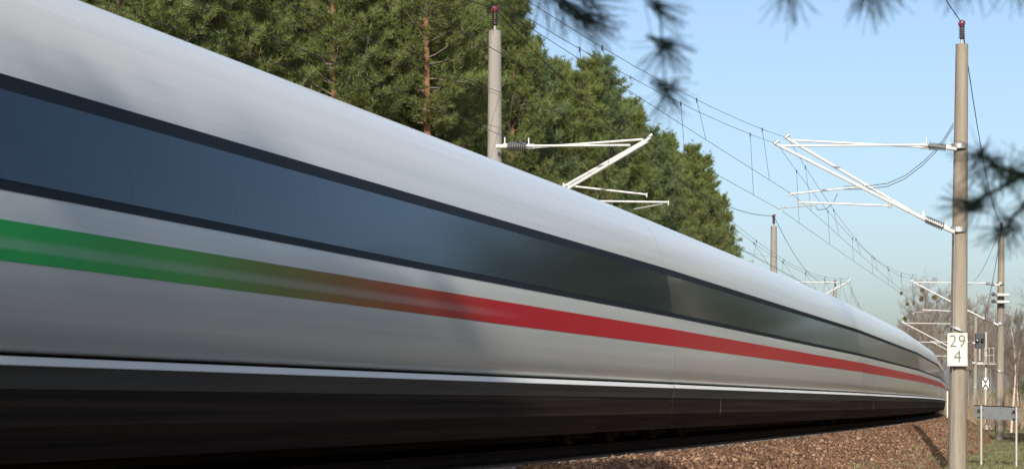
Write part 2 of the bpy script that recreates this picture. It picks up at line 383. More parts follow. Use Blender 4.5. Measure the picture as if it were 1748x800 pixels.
for s, nm in ((1, 'r'), (-1, 'l')):
    ME['band' + nm] = solid('window_band', strip_prof(2.005, 2.80, 0.004, s), 0, LEN, M['band'], True)
    ME['stripe' + nm] = solid('stripe', strip_prof(1.535, 1.805, 0.003, s), 0, LEN, None, True)
    w_ = (lambda p: p) if s > 0 else (lambda p: [(-x, z) for x, z in p][::-1])
    ME['ledge' + nm] = solid('sill_ledge', w_([(HW - .12, .855), (HW + .004, .855), (HW + .004, .862), (HW - .034, .914), (HW - .12, .922)]), 0, LEN, M['white'])
    ME['rub' + nm] = solid('sill_panel', w_([(HW - .12, .700), (HW - .035, .700), (HW - .006, .853), (HW - .12, .853)]), 0, LEN, M['skirt'])
    ME['skirt' + nm] = solid('skirt', w_([(HW - .20, .20), (HW - .13, .20), (HW - .045, .45), (HW - .038, .697), (HW - .12, .697)]), 4.6, LEN - 4.6, M['under'])
    ME['skirt_end' + nm] = solid('skirt_end', w_([(HW - .20, .205), (HW - .132, .205), (HW - .050, .45), (HW - .043, .697), (HW - .12, .697)]), 0.0, 4.59, M['under'])
pane_prof = strip_prof(2.075, 2.69, 0.008, 1)
NP = 15; PW = (LEN - 0.04) / NP
ME['pane'] = solid('window_pane', pane_prof, -PW / 2 + 0.001, PW / 2 - 0.001, M['glass'], True)
ME['stripe_red'] = mat('stripe_red', (0.52, 0.016, 0.028), 0.3, spec=0.12)
mb = MB(); mb.box((0, LEN / 2, 0.50), (1.24, LEN - 0.2, 0.84)); mb.box((0, LEN / 2, 0.80), (2.3, LEN - 9.0, 0.30)); mb.box((0.0, LEN / 2, 0.50), (2.2, LEN - 9.6, 0.5))
ME['pan'] = mesh_np('underfloor', mb.V, mb.F); ME['pan'].materials.append(M['under'])
mb = MB()
for s in (-1, 1):
    mb.box((s * 1.04, 0, 0.50), (0.16, 2.9, 0.20), 0.04)
    for y in (-1.25, 1.25): mb.box((s * 1.10, y, 0.46), (0.24, 0.42, 0.34), 0.05)
    mb.box((s * 1.08, 0, 0.58), (0.30, 0.60, 0.36), 0.05)
    mb.tube((s * 1.18, -0.9, 0.62), (s * 1.18, 0.4, 0.55), 0.05)
mb.box((0, 0, 0.55), (2.0, 0.5, 0.25))
for y in (-1.25, 1.25): mb.tube((-0.8, y, 0.46), (0.8, y, 0.46), 0.09)
ME['bogie'] = mesh_np('bogie', mb.V, mb.F); ME['bogie'].materials.append(M['under'])
mb = MB(); mb.lathe((-0.07, 0, 0), (0.07, 0, 0), [(0, 0.44), (0.04, 0.485), (0.20, 0.485), (0.25, 0.46), (0.8, 0.455), (1.0, 0.445), (1.0, 0.39), (0.85, 0.37), (0.75, 0.16), (1.05, 0.14)], 28)
ME['wheel'] = mesh_np('wheel', mb.V, mb.F); ME['wheel'].materials.append(M['under'])
bel = [(HW - u_ - 0.05, z) for u_, z in SIDE] + [(-(HW - u_ - 0.05), z) for u_, z in SIDE[::-1]][1:]
ME['bellow'] = solid('gangway_bellow', bel, LEN - 0.02, CL + 0.02, M['rubber'], True)
fair = [(HW - u_ - 0.0015, z) for u_, z in zz] + [(-(HW - u_ - 0.0015), z) for u_, z in zz[::-1]][1:]
ME['fairing'] = solid('gangway_fairing', fair, LEN - 0.01, CL + 0.03, M['paint'], True)
ME['fair_band'] = solid('window_band', strip_prof(2.005, 2.80, 0.0025, 1), LEN - 0.01, CL + 0.03, M['band'], True)
ME['fair_stripe'] = solid('stripe', strip_prof(1.535, 1.805, 0.0015, 1), LEN - 0.01, CL + 0.03, ME['stripe_red'], True)
ME['fair_ledge'] = solid('sill_ledge', [(HW - .12, .856), (HW - .002, .856), (HW - .002, .862), (HW - .038, .912), (HW - .12, .918)], LEN - 0.01, CL + 0.03, M['white'])
ME['fair_rub'] = solid('sill_panel', [(HW - .12, .700), (HW - .04, .700), (HW - .012, .851), (HW - .12, .851)], LEN - 0.01, CL + 0.03, M['skirt'])
ME['fair_pane'] = solid('window_pane', strip_prof(2.075, 2.69, 0.0065, 1), LEN - 0.019, CL + 0.03, M['glass'], True)
ME['fair_skirt'] = solid('skirt', [(HW - .20, .206), (HW - .134, .206), (HW - .0515, .45), (HW - .0445, .697), (HW - .12, .697)], LEN - 0.04, CL + 0.04, M['under'])

train = tag(empty('high_speed_train', tuple(at(-7.5, 0, 0))), 'long light grey high speed train with dark window band and green to red stripe', 'train')
T0 = np.array(train.location)
for k in range(-2, 7):
    la = -7.5 + CL * k
    a = at(la, 0, 0); b = at(la + CL, 0, 0); dv = b - a; rz = -math.atan2(dv[0], dv[1])
    car = link('carriage', ME['body'], None, train, tuple(a - T0)); car.rotation_euler = (0, 0, rz)
    for key, nm in (('bandr', 'window_band'), ('bandl', 'window_band'), ('ledger', 'sill_ledge'), ('ledgel', 'sill_ledge'), ('rubr', 'sill_panel'), ('rubl', 'sill_panel'), ('skirtr', 'skirt'), ('skirtl', 'skirt'), ('pan', 'underfloor'), ('bellow', 'gangway_bellow'), ('fairing', 'gangway_fairing'), ('fair_band', 'window_band'), ('fair_stripe', 'stripe'), ('fair_ledge', 'sill_ledge'), ('fair_skirt', 'skirt'), ('fair_rub', 'sill_panel'), ('fair_pane', 'window_pane')):
        link(nm, ME[key], None, car)
    for key in ('skirt_endr', 'skirt_endl'):
        link('skirt', ME[key], None, car); link('skirt', ME[key], None, car, (0, LEN - 4.6, 0))
    for s in 'rl':
        me = ME['stripe' + s]
        if k == 0:
            me = me.copy(); me.materials.clear(); me.materials.append(stripe_mat('stripe_green_to_red_%d%s' % (k + 1, s), la))
        elif k < 0:
            me = me.copy(); me.materials.clear(); me.materials.append(mat('stripe_green', (0.016, 0.42, 0.075), 0.3, spec=0.2))
        else:
            if not len([x for x in me.materials if x]): me.materials.clear(); me.materials.append(ME['stripe_red'])
        link('stripe', me, None, car)
    for j in range(NP): link('window_pane', ME['pane'], None, car, (0, 0.02 + PW * (j + 0.5), 0))
    for y in (2.75, LEN - 2.75):
        link('bogie', ME['bogie'], None, car, (0, y, 0))
        for wy in (-1.25, 1.25):
            for s in (-1, 1):
                o = link('wheel', ME['wheel'], None, car, (s * 0.755, y + wy, 0.455)); o.rotation_euler = (0, 0, 0 if s > 0 else math.pi)

# ------------------------------------------------------------------ masts with cantilevers
def fins(n, r, core, ends=0.06):
    pr = [(0, core * 0.9), (ends, core * 0.9)]
    for i in range(n):
        t0 = ends + (1 - 2 * ends) * i / n; dt = (1 - 2 * ends) / n
        pr += [(t0 + dt * .15, core), (t0 + dt * .35, r), (t0 + dt * .6, r), (t0 + dt * .85, core)]
    return pr + [(1 - ends, core * 0.9), (1, core * 0.9)]
def on_plane(base, th, x, y, off=0.0):           # pixel -> point on the vertical plane square to the track through base (shifted off metres along the track)
    e = np.array((-math.cos(th), math.sin(th))); b = np.array(base[:2]) + off * np.array((math.sin(th), math.cos(th)))
    a = (x - CX) / F
    t = (a * b[1] - b[0]) / (e[0] - a * e[1]); q = b + t * e
    return np.array((q[0], q[1], CAMZ + (HY - y) * q[1] / F))

def build_mast(base, top, r0, r1, mtl, insul=True):
    root = empty('catenary_mast', tuple(base)); B = np.array(base)
    mb = MB(); n = 9
    mb.lathe(np.array(base) + (0, 0, -0.3), top, [(i / n, r0 + (r1 - r0) * i / n) for i in range(n + 1)] + [(1.0, r1 * 0.82)], 28)
    mb.build('pole', mtl, root, B, True)
    if insul:
        t = np.array(top)
        mb = MB(); mb.tube(t + (0, 0, -.01), t + (0, 0, 0.14), 0.035); mb.build('insulator_pin', M['galv'], root, B)
        mb = MB(); mb.lathe(t + (0, 0, .12), t + (0, 0, 0.50), fins(6, 0.085, 0.045), 14); mb.build('insulator', M['porcelain'], root, B, True)
        mb = MB(); mb.lathe(t + (-.06, -.10, .50), t + (.06, .12, 0.58), [(0, .03), (.1, .07), (.5, .09), (.9, .07), (1, .03)], 12); mb.build('insulator_cap', M['porcelain_red'], root, B, True)
    return root

def cantilever(root, base, th, px, off, tag_):
    """px: dictionary of pixel points measured on the photograph"""
    B = np.array(base); Q = lambda k: on_plane(base, th, *px[k], off)
    def part(nm, m, fn, sm=True):
        mb = MB(); fn(mb); return mb.build(nm, m, root, B, sm)
    part('top_tube', M['alu'], lambda b: b.tube(Q('ti'), Q('tt'), 0.030))
    part('diagonal_tube', M['alu'], lambda b: b.tube(Q('di'), Q('dt'), 0.042))
    part('registration_tube', M['alu'], lambda b: b.tube(Q('r0'), Q('r1'), 0.026))
    if 's0' in px: part('steady_arm', M['galv'], lambda b: b.path([Q('s0'), Q('s1'), Q('s1') + (0, 0, -0.09)], 0.018, 6))
    for a, b_, nm in (('tm', 'ti', 'u'), ('dm', 'di', 'd')):
        p0, p1 = Q(a), Q(b_)
        part('insulator', M['insul_grey'], lambda b: b.lathe(p0 + (p1 - p0) * .22, p0 + (p1 - p0) * .86, fins(8, 0.095, 0.042), 14))
        part('bracket', M['alu'], lambda b: b.tube(p0 - (p1 - p0) * .1, p0 + (p1 - p0) * .24, 0.055)); part('bracket', M['alu'], lambda b: b.tube(p0 + (p1 - p0) * .85, p1 + (p1 - p0) * .08, 0.048))
        for t in (.16, .9): part('arcing_horn', M['alu'], lambda b: b.tube(p0 + (p1 - p0) * t + (0, 0, -.04), p0 + (p1 - p0) * t + (0, 0, 0.2), 0.018))
    part('clamp', M['galv'], lambda b: b.tube(Q('dt') + (-.05, 0, 0), Q('dt') + (.06, 0, .09), 0.05))
    part('clamp', M['galv'], lambda b: b.tube(Q('r1') + (0, 0, -.05), Q('r1') + (0, 0, .05), 0.04))
    part('clamp', M['galv'], lambda b: b.tube(Q('r0') + (0, 0, -.07), Q('r0') + (0, 0, .04), 0.025))

thM = math.radians(14.6)
bM1 = P(1634, 803, 54.1); bM1[2] = -1.12; tM1 = P(1642, 76, 54.3)
M1 = build_mast(bM1, tM1, 0.243, 0.158, M['concrete'])
cA = dict(tm=(1628, 250), ti=(1576, 251), tt=(1347, 239), dm=(1624, 391), di=(1570, 369), dt=(1343, 236), r0=(1348, 331), r1=(1476, 318))
cB = dict(tm=(1628, 254), ti=(1576, 247.5), tt=(1330, 249), dm=(1624, 394), di=(1572, 371), dt=(1325, 246), r0=(1364, 345), r1=(1519, 351), s0=(1394, 350), s1=(1332, 355))
cantilever(M1, bM1, thM, cB, -0.45, 'B')
old = set(M1.children); cantilever(M1, bM1, thM, cA, 0.45, 'A')
for ch in set(M1.children) - old: ch['second'] = 1
mb = MB()
for dy, oo in ((0, .2), (5, -.2)):
    mb.path([on_plane(bM1, thM, x, y + dy, oo) for x, y in ((1628, 210), (1612, 236), (1596, 256), (1575, 277), (1545, 300), (1515, 313), (1478, 318), (1440, 318))], 0.009, 4)
mb.build('jumper_cable', M['wire'], M1, bM1)
mb = MB(); mb.path([on_plane(bM1, thM, x, y, -.2) for x, y in ((1392, 352), (1396, 358), (1410, 357), (1422, 347), (1430, 330))], 0.008, 4); mb.build('jumper_cable', M['wire'], M1, bM1)
for x_, y_ in ((1636.8, 250), (1635.5, 392)):
    q = P(x_, y_, 54.15); rr_ = 0.158 + (0.243 - 0.158) * (y_ - 76) / 727
    mb = MB(); mb.lathe(q - (0, 0, .07), q + (0.001, 0, .07), [(0, rr_ + .004), (.05, rr_ + .016), (.95, rr_ + .015), (1, rr_ + .003)], 28, False); mb.build('collar', M['galv'], M1, bM1)
mb = MB(); mb.path([P(x_, y_, 53.93) for x_, y_ in ((1629.5, 396), (1628.3, 480), (1627, 560), (1625.5, 650), (1624, 740), (1623, 800))], .012, 5); mb.build('earth_cable', M['galv'], M1, bM1)
mb = MB(); mb.lathe(bM1 + (0, 0, 3.60), bM1 + (0.02, 0, 3.64), [(0, .2295), (1, .2285)], 28, False); mb.build('strap', M['galv'], M1, bM1)
tag(M1, 'weathered concrete catenary mast carrying the 29 4 sign and two cantilevers', 'mast', 'catenary masts along the line')

# far-side mast standing behind the train
thL = math.radians(14.8)
bL1 = P(843, 760, 51.9); bL1[2] = -0.75; tL1 = P(845, 53, 51.9)
L1 = build_mast(bL1, tL1, 0.245, 0.155, M['concrete2'])
eA = dict(tm=(853, 247), ti=(908, 252), tt=(1098, 238), dm=(858, 376), di=(893, 358), dt=(1109, 236), r0=(1104, 332), r1=(962, 316))
eB = dict(tm=(853, 250), ti=(908, 249), tt=(1076, 248), dm=(858, 384), di=(893, 367), dt=(1106, 241), r0=(1141, 345), r1=(935, 342), s0=(1082, 357), s1=(1131, 348))
cantilever(L1, bL1, thL, eB, -0.4, 'B'); old = set(L1.children); cantilever(L1, bL1, thL, eA, 0.4, 'A')
for ch in set(L1.children) - old: ch['second'] = 1
tag(L1, 'grey concrete catenary mast rising behind the train roof before the pine wood', 'mast', 'catenary masts along the line')

def mast_copy(src, loc, rz, label, single=True, drop=()):
    r = src.copy(); COL.objects.link(r); r.location = loc; r.rotation_euler = (0, 0, rz); r['label'] = label
    seen = {}
    for ch in list(src.children):
        base = ch.name.split('.')[0]; seen[base] = seen.get(base, 0) + 1
        if single and ch.get('second'): continue
        if single and base == 'jumper_cable': continue
        c = ch.copy(); COL.objects.link(c); c.parent = r
    return r
def spot(x, Y, z=None):
    p = P(x, HY, Y); p[2] = ground_z(p[0], p[1]) if z is None else z; return p
masts_r = []
for x, Y, lab in ((1706, 112.5, 'concrete catenary mast with two white crossarms next to the grey plate'), (1640, 170, 'far concrete catenary mast hidden behind the 29 4 mast'), (1664, 220, 'slim far concrete catenary mast beside the signal'), (1603, 276, 'farthest thin concrete mast beyond the end of the train')):
    p = spot(x, Y); l_, d_ = where(p[0], p[1])
    o = mast_copy(M1, tuple(p), -(th_at(l_) - thM), lab); masts_r.append(o)
p = spot(1320, 109, -0.75); l_, d_ = where(p[0], p[1])
L2 = mast_copy(L1, tuple(p), -(th_at(l_) - thL), 'short looking concrete mast top above the train roof against the sky')
p = P(1425, HY, 166); p[2] = -0.8
L3 = mast_copy(L1, tuple(p), -math.radians(-3), 'concrete catenary mast low behind the train beyond the pine wood')

# crossarms on the second mast
m2 = masts_r[0]; B2 = np.array(m2.location)
for y in (503, 515):
    c = P(1709, y, 112.2) - B2
    mb = MB(); mb.box(c + (0.05, 0, 0), (0.66, 0.42, 0.14), 0.02); mb.build('crossarm', M['alu'], m2)
    mb = MB(); q = P(1695, y - 1, 112.0) - B2; mb.lathe(q + (-.08, 0, -.07), q + (.08, 0, .07), [(0, .03), (.2, .09), (.5, .105), (.8, .09), (1, .03)], 12); mb.build('insulator', M['porcelain'], m2, (0, 0, 0), True)
mb = MB(); mb.path([P(1708, 402, 112.3) - B2, P(1703, 430, 112) - B2, P(1694, 478, 111.8) - B2, P(1680, 545, 111.5) - B2], 0.018, 4); mb.build('jumper_cable', M['wire'], m2)

# ------------------------------------------------------------------ overhead wires
def sag_pts(p, q, sag, n=14):
    t = np.linspace(0, 1, n)[:, None]; r = p + (q - p) * t; r[:, 2] -= (4 * sag * t * (1 - t))[:, 0]; return r
def wire(pts_list, r, label, name='overhead_wire', cat='wire', group=None):
    pts = np.concatenate([pts_list[0]] + [x[1:] for x in pts_list[1:]])
    o = empty(name, tuple(pts[0])) if False else None
    mb = MB(); mb.path(pts, r, 4); o = mb.build(name, M['wire'])
    return tag(o, label, cat, group)
def xf(src_base, src_th, obj, pt):      # transfers a point of a model mast to its copy
    m = Matrix.Translation(obj.location) @ Matrix.Rotation(obj.rotation_euler.z, 4, 'Z'); v = m @ Vector(np.array(pt) - np.array(src_base)); return np.array(v)
def back(pt, dist, side=0.0):           # same height and lateral offset, dist metres up the line behind the camera
    l_, d_ = where(pt[0], pt[1]); q = at(l_ - dist, d_ + side, 0); q[2] = pt[2]; return q
def catenary(mess, cont, label_m, label_c, sag, nd=7):
    """mess / cont: support points of messenger and contact wire; droppers are parts of the messenger"""
    spans = [sag_pts(mess[i], mess[i+1], sag, 17) for i in range(len(mess) - 1)]
    pm = np.concatenate([spans[0]] + [s[1:] for s in spans[1:]])
    cs = [sag_pts(cont[i], cont[i+1], 0.03, 17) for i in range(len(cont) - 1)]
    pc = np.concatenate([cs[0]] + [s[1:] for s in cs[1:]])
    mb = MB(); mb.path(pm, 0.0052, 5); om = tag(mb.build('messenger_wire', M['wire']), label_m, 'wire', 'overhead line wires')
    mb = MB(); mb.path(pc, 0.0052, 5); tag(mb.build('contact_wire', M['wire']), label_c, 'wire', 'overhead line wires')
    for s, c in zip(spans, cs):
        for j in range(nd):
            t = (j + 0.5) / nd * 16; i = int(t); f = t - i
            a = s[i] * (1 - f) + s[i+1] * f; b = c[i] * (1 - f) + c[i+1] * f
            mb = MB(); mb.tube(b, a, 0.005, n=4); mb.tube(a + (0, 0, -.06), a + (0, 0, .03), 0.016, n=6); mb.build('dropper', M['wire'], om)
tipA = on_plane(bM1, thM, 1345, 236, .45); tipB = on_plane(bM1, thM, 1327, 246, -.45)
conA = on_plane(bM1, thM, 1356, 334, .45); conB = on_plane(bM1, thM, 1332, 358, -.45)
def chain(src_base, src_th, first, pt, objs, dist, lat=0.0):
    return [back(pt, dist, lat)] + [pt] + [xf(src_base, src_th, o, pt) for o in objs]
catenary(chain(bM1, thM, M1, tipA, masts_r, 58, -0.1), chain(bM1, thM, M1, conA, masts_r, 58, 0.0), 'upper messenger wire of the near track running to the 29 4 mast', 'contact wire of the near track on the upper steady arm', 1.05)
catenary([back(tipB, 58, -0.15), tipB, xf(bM1, thM, masts_r[0], tipB + (0.3, 0, 0.35))], [back(conB, 58, -0.1), conB, xf(bM1, thM, masts_r[0], conB + (0.2, 0, 0.5))], 'second messenger wire of the near track on the lower cantilever tip', 'second contact wire of the near track on the longest steady arm', 0.95)
ltA = on_plane(bL1, thL, 1107, 236, .4); lcA = on_plane(bL1, thL, 1102, 336, .4)
ltB = on_plane(bL1, thL, 1098, 245, -.4); lcB = on_plane(bL1, thL, 1131, 350, -.4)
catenary(chain(bL1, thL, L1, ltA, [L2, L3], 56, 0.1), chain(bL1, thL, L1, lcA, [L2, L3], 56, 0.0), 'messenger wire of the far track before the pine wood', 'contact wire of the far track behind the train roof', 1.0)
catenary([ltB, xf(bL1, thL, L2, ltB), xf(bL1, thL, L3, ltB)], [lcB, xf(bL1, thL, L2, lcB), xf(bL1, thL, L3, lcB)], 'second messenger wire of the far track beyond the grey mast', 'second contact wire of the far track beyond the grey mast', 0.9)
ft = tM1 + (0, 0, .54)
fp = [back(ft, 58), ft] + [xf(bM1, thM, o, ft) for o in masts_r]
wire([sag_pts(fp[i], fp[i+1], 1.1) for i in range(len(fp) - 1)], 0.013, 'dark feeder wire sagging between the tops of the near masts', 'feeder_wire')
ft = tL1 + (0, 0, .54)
fp = [back(ft, 56), ft] + [xf(bL1, thL, o, ft) for o in (L2, L3)]
wire([sag_pts(fp[i], fp[i+1], 1.3) for i in range(len(fp) - 1)], 0.014, 'dark feeder wire sagging from the grey mast across the pine wood', 'feeder_wire')
for dy in (0, 1):
    a = P(700, 60 + 55 * dy, 49.5); b = P(1120, 236 + 40 * dy, 60)
    p0 = back(tL1 + (0, 0, -1.6 - .8 * dy), 56); p1 = tL1 + (0.1, -.2, -1.6 - .8 * dy); p2 = xf(bL1, thL, L2, tL1 + (0.1, -.2, -1.6 - .8 * dy))
    wire([sag_pts(p0, p1, 0.8), sag_pts(p1, p2, 0.9)], 0.005, 'thin %s cable passing the grey mast below its top' % ('upper' if dy == 0 else 'lower'), 'cable')

# ------------------------------------------------------------------ kilometre sign
def text_mesh(txt, size, extr):
    cu = bpy.data.curves.new('digit', 'FONT'); cu.body = txt; cu.size = size; cu.extrude = extr; cu.align_x = 'CENTER'; cu.align_y = 'CENTER'; cu.resolution_u = 6; cu.offset = 0.0
    o = bpy.data.objects.new('digit', cu); COL.objects.link(o)
    dg = bpy.context.evaluated_depsgraph_get(); me = bpy.data.meshes.new_from_object(o.evaluated_get(dg))
    bpy.data.objects.remove(o); return me
Ys = 53.78
c = P(1634.3, 596, Ys); sg = empty('kilometre_sign', tuple(c), math.radians(-2))
mb = MB(); Wd, Hd = 33.5 * Ys / F, 56 * Ys / F
mb.box((0, 0, 0), (Wd, 0.012, Hd)); mb.build('sign_plate', M['signw'], sg)
mb = MB()
for z in (-.3, .3): mb.box((0, 0.03, z), (Wd * .9, 0.04, 0.03))
mb.build('bracket', M['galv'], sg)
def digit(ch, dx, dz, size):
    me = text_mesh(ch, size, 0.002); me.materials.clear(); me.materials.append(M['digit'])
    o = link('digit', me, None, sg, (dx, -0.011, dz)); o.rotation_euler = (math.radians(90), 0, 0); o.scale = (0.92, 1.0, 1)
k = Ys / F
digit('2', -7.4 * k, 13.2 * k, 30 * k); digit('9', 7.6 * k, 13.2 * k, 30 * k); digit('4', 0.3 * k, -12.6 * k, 30 * k)
tag(sg, 'cream kilometre sign reading 29 over 4 strapped to a concrete mast', 'sign')

# ------------------------------------------------------------------ signal with ladder basket
ps = spot(1682, 158); sg = empty('railway_signal', tuple(ps)); B = np.array(ps)
def sp_(x, y, dy=0): return P(x, y, 158 + dy) - B
mb = MB(); mb.tube((0, 0, -.2), sp_(1683, 566), 0.085); mb.build('post', M['postw'], sg, smooth=True)
mb = MB(); mb.box(sp_(1673, 581, -.1), (0.72, 0.3, 1.12), 0.04); mb.build('signal_head', M['signal'], sg)
for x, y in ((1669, 580), (1677, 580)):
    mb = MB(); mb.lathe(sp_(x, y, -.25), sp_(x, y, -.5), [(0, .10), (1, .12)], 14, False); mb.lathe(sp_(x, y, -.25), sp_(x, y, -.28), [(0, .095), (1, .09)], 14); mb.build('lamp_hood', M['blackp'], sg)
mb = MB(); q = sp_(1668.3, 579.5, -.31); mb.lathe(q, q + (0, -.03, 0), [(0, .085), (1, .06)], 12); mb.build('lamp_lens', M['white'], sg)
mb = MB()
for x in (1680, 1688.5, 1696.5): mb.tube(sp_(x, 593, -.4), sp_(x, 619, -.4), 0.022, n=6)
for y in (593.5, 606, 618.5): mb.tube(sp_(1680, y, -.4), sp_(1696.5, y, -.4), 0.022, n=6)
mb.tube(sp_(1680, 593.5, .5), sp_(1696.5, 593.5, .5), 0.022, n=6); mb.tube(sp_(1696.5, 593, .5), sp_(1696.5, 619, .5), 0.022, n=6)
mb.build('basket_rail', M['postw'], sg)
mb = MB(); mb.box(sp_(1681, 621, 0), (1.5, 1.0, 0.06)); mb.build('platform', M['galv'], sg)
mb = MB(); mb.box(sp_(1672, 605, -.1), (0.14, 0.2, 0.9), 0.02); mb.box(sp_(1672, 619, -.1), (0.5, 0.4, 0.12), 0.02); mb.build('bracket', M['galv'], sg)
mb = MB()
for x in (1686, 1691): mb.tube(sp_(x, 622, .1), sp_(x, 728, .1), 0.02, n=6)
for y in range(630, 726, 8): mb.tube(sp_(1686, y, .1), sp_(1691, y, .1), 0.014, n=5)
mb.build('ladder', M['galv'], sg)
mb = MB(); mb.box(sp_(1682.3, 654, -.14), (0.46, 0.02, 0.84)); mb.build('board', M['signw'] if False else M['white'], sg)
mb = MB(); c0 = sp_(1682.3, 654, -.156)
for sx in (-1, 1):
    for sz in (-1, 1): mb.tube(c0 + (sx * .21, 0, sz * .40), c0 + (0, 0, sz * .05), 0.055, n=5)
mb.build('board_mark', M['blackp'], sg)
mb = MB(); mb.box((0.15, -.2, 0.05), (0.5, 0.5, 0.5), 0.05); mb.build('base_block', M['white'], sg)
tag(sg, 'railway signal with dark head, ladder basket and white hourglass board', 'signal')

# ------------------------------------------------------------------ grey plate on two posts
pa = P(1675, 790, 61); pb_ = P(1735, 796, 60); pl = empty('plate_sign', tuple((pa + pb_) / 2)); B = (pa + pb_) / 2
B[2] = -1.12; pl.location = B
for x, y, Y in ((1675, 694, 61.0), (1735, 696, 60.0)):
    t = P(x, y, Y) - B; mb = MB(); mb.tube((t[0], t[1], -.35), t + (0, 0, .04), 0.030, n=10); mb.build('post', M['postw'], pl, smooth=True)
    for dz in (-.07, -.30):
        mb = MB(); mb.box(t + (-.02, .03, dz), (0.16, 0.08, 0.035)); mb.build('clamp', M['blackp'], pl)
c4 = [P(1664, 692, 61.2), P(1741, 695, 59.9), P(1742, 718, 59.9), P(1665, 713, 61.2)]
mb = MB(); V = [p_ - B + (0, .06, 0) for p_ in c4] + [p_ - B + (0, .075, 0) for p_ in c4]
mb.add(V, [(0, 3, 2, 1), (4, 5, 6, 7), (0, 1, 5, 4), (1, 2, 6, 5), (2, 3, 7, 6), (3, 0, 4, 7)]); mb.build('plate', M['plate'], pl)
mb = MB(); mb.tube(c4[0] - B + (0, .067, 0.012), c4[1] - B + (0, .067, .012), 0.016, n=6); mb.build('edge_rail', M['blackp'], pl)
tag(pl, 'blank grey metal plate on two thin pale posts in the grass', 'sign')

# white marker beside the train end
pm = spot(1617.2, 118, -0.9); mk = empty('marker_post', tuple(pm))
mb = MB(); mb.tube((0, 0, -.2), (0, 0, 2.25), 0.035, n=10); mb.build('post', M['white'], mk)
mb = MB(); mb.lathe((0, 0, 2.25), (0, 0, 2.36), [(0, .05), (.8, .05), (1, .02)], 10); mb.build('cap', M['blackp'], mk)
tag(mk, 'thin white marker post peeping out beside the 29 4 mast', 'post')

# ------------------------------------------------------------------ trees
def seg_mesh(P0, P1, R0, R1):
    P0, P1 = np.asarray(P0), np.asarray(P1); n = len(P0)
    d = P1 - P0; d /= np.linalg.norm(d, axis=1)[:, None] + 1e-9
    a = np.where(np.abs(d[:, 2:3]) < 0.9, np.array([[0, 0, 1.0]]), np.array([[1.0, 0, 0]]))
    u = np.cross(d, a); u /= np.linalg.norm(u, axis=1)[:, None]; v = np.cross(d, u)
    V = np.zeros((n, 6, 3))
    for i in range(3):
        o = u * math.cos(2.0944 * i) + v * math.sin(2.0944 * i)
        V[:, i] = P0 + o * np.asarray(R0)[:, None]; V[:, 3 + i] = P1 + o * np.asarray(R1)[:, None]
    q = np.array([(0, 1, 4, 3), (1, 2, 5, 4), (2, 0, 3, 5)])
    return V.reshape(-1, 3), (q[None] + (np.arange(n) * 6)[:, None, None]).reshape(-1, 4)
def needles(P0, D, size, K, width, spread, val, r=None):
    r = r or rng; n = len(P0)
    dd = D[:, None, :] + r.normal(0, spread, (n, K, 3)); dd /= np.linalg.norm(dd, axis=2)[..., None]
    L = size[:, None] * r.uniform(0.6, 1.15, (n, K))
    side = np.cross(dd, r.normal(size=(n, K, 3))); side /= np.linalg.norm(side, axis=2)[..., None]
    b = P0[:, None, :] + dd * (0.04 * L)[..., None]
    V = np.stack([b - side * width / 2, b + side * width / 2, P0[:, None, :] + dd * L[..., None]], 2).reshape(-1, 3)
    Fc = np.arange(n * K * 3).reshape(-1, 3)
    return V, Fc, np.repeat(np.clip(np.repeat(val, K) + r.normal(0, .12, n * K), 0, 1), 3)
def trunk_mesh(H, r0, r1, bend, r, n=9, k=14, top=1.0):
    ph = r.uniform(0, 6.28); mb = MB(); pts = []; rr = []
    for i in range(k):
        t = i / (k - 1) * top; pts.append(np.array((bend * math.sin(ph + t * 2.5) * t, bend * math.cos(ph * 1.7 + t * 3.1) * t, -0.3 + t * (H + 0.3)))); rr.append(r0 * (1 - t) ** 0.8 + r1 * t + r0 * .35 * max(0, .06 - t) / .06)
    mb.path(pts, rr, n); return mb, pts

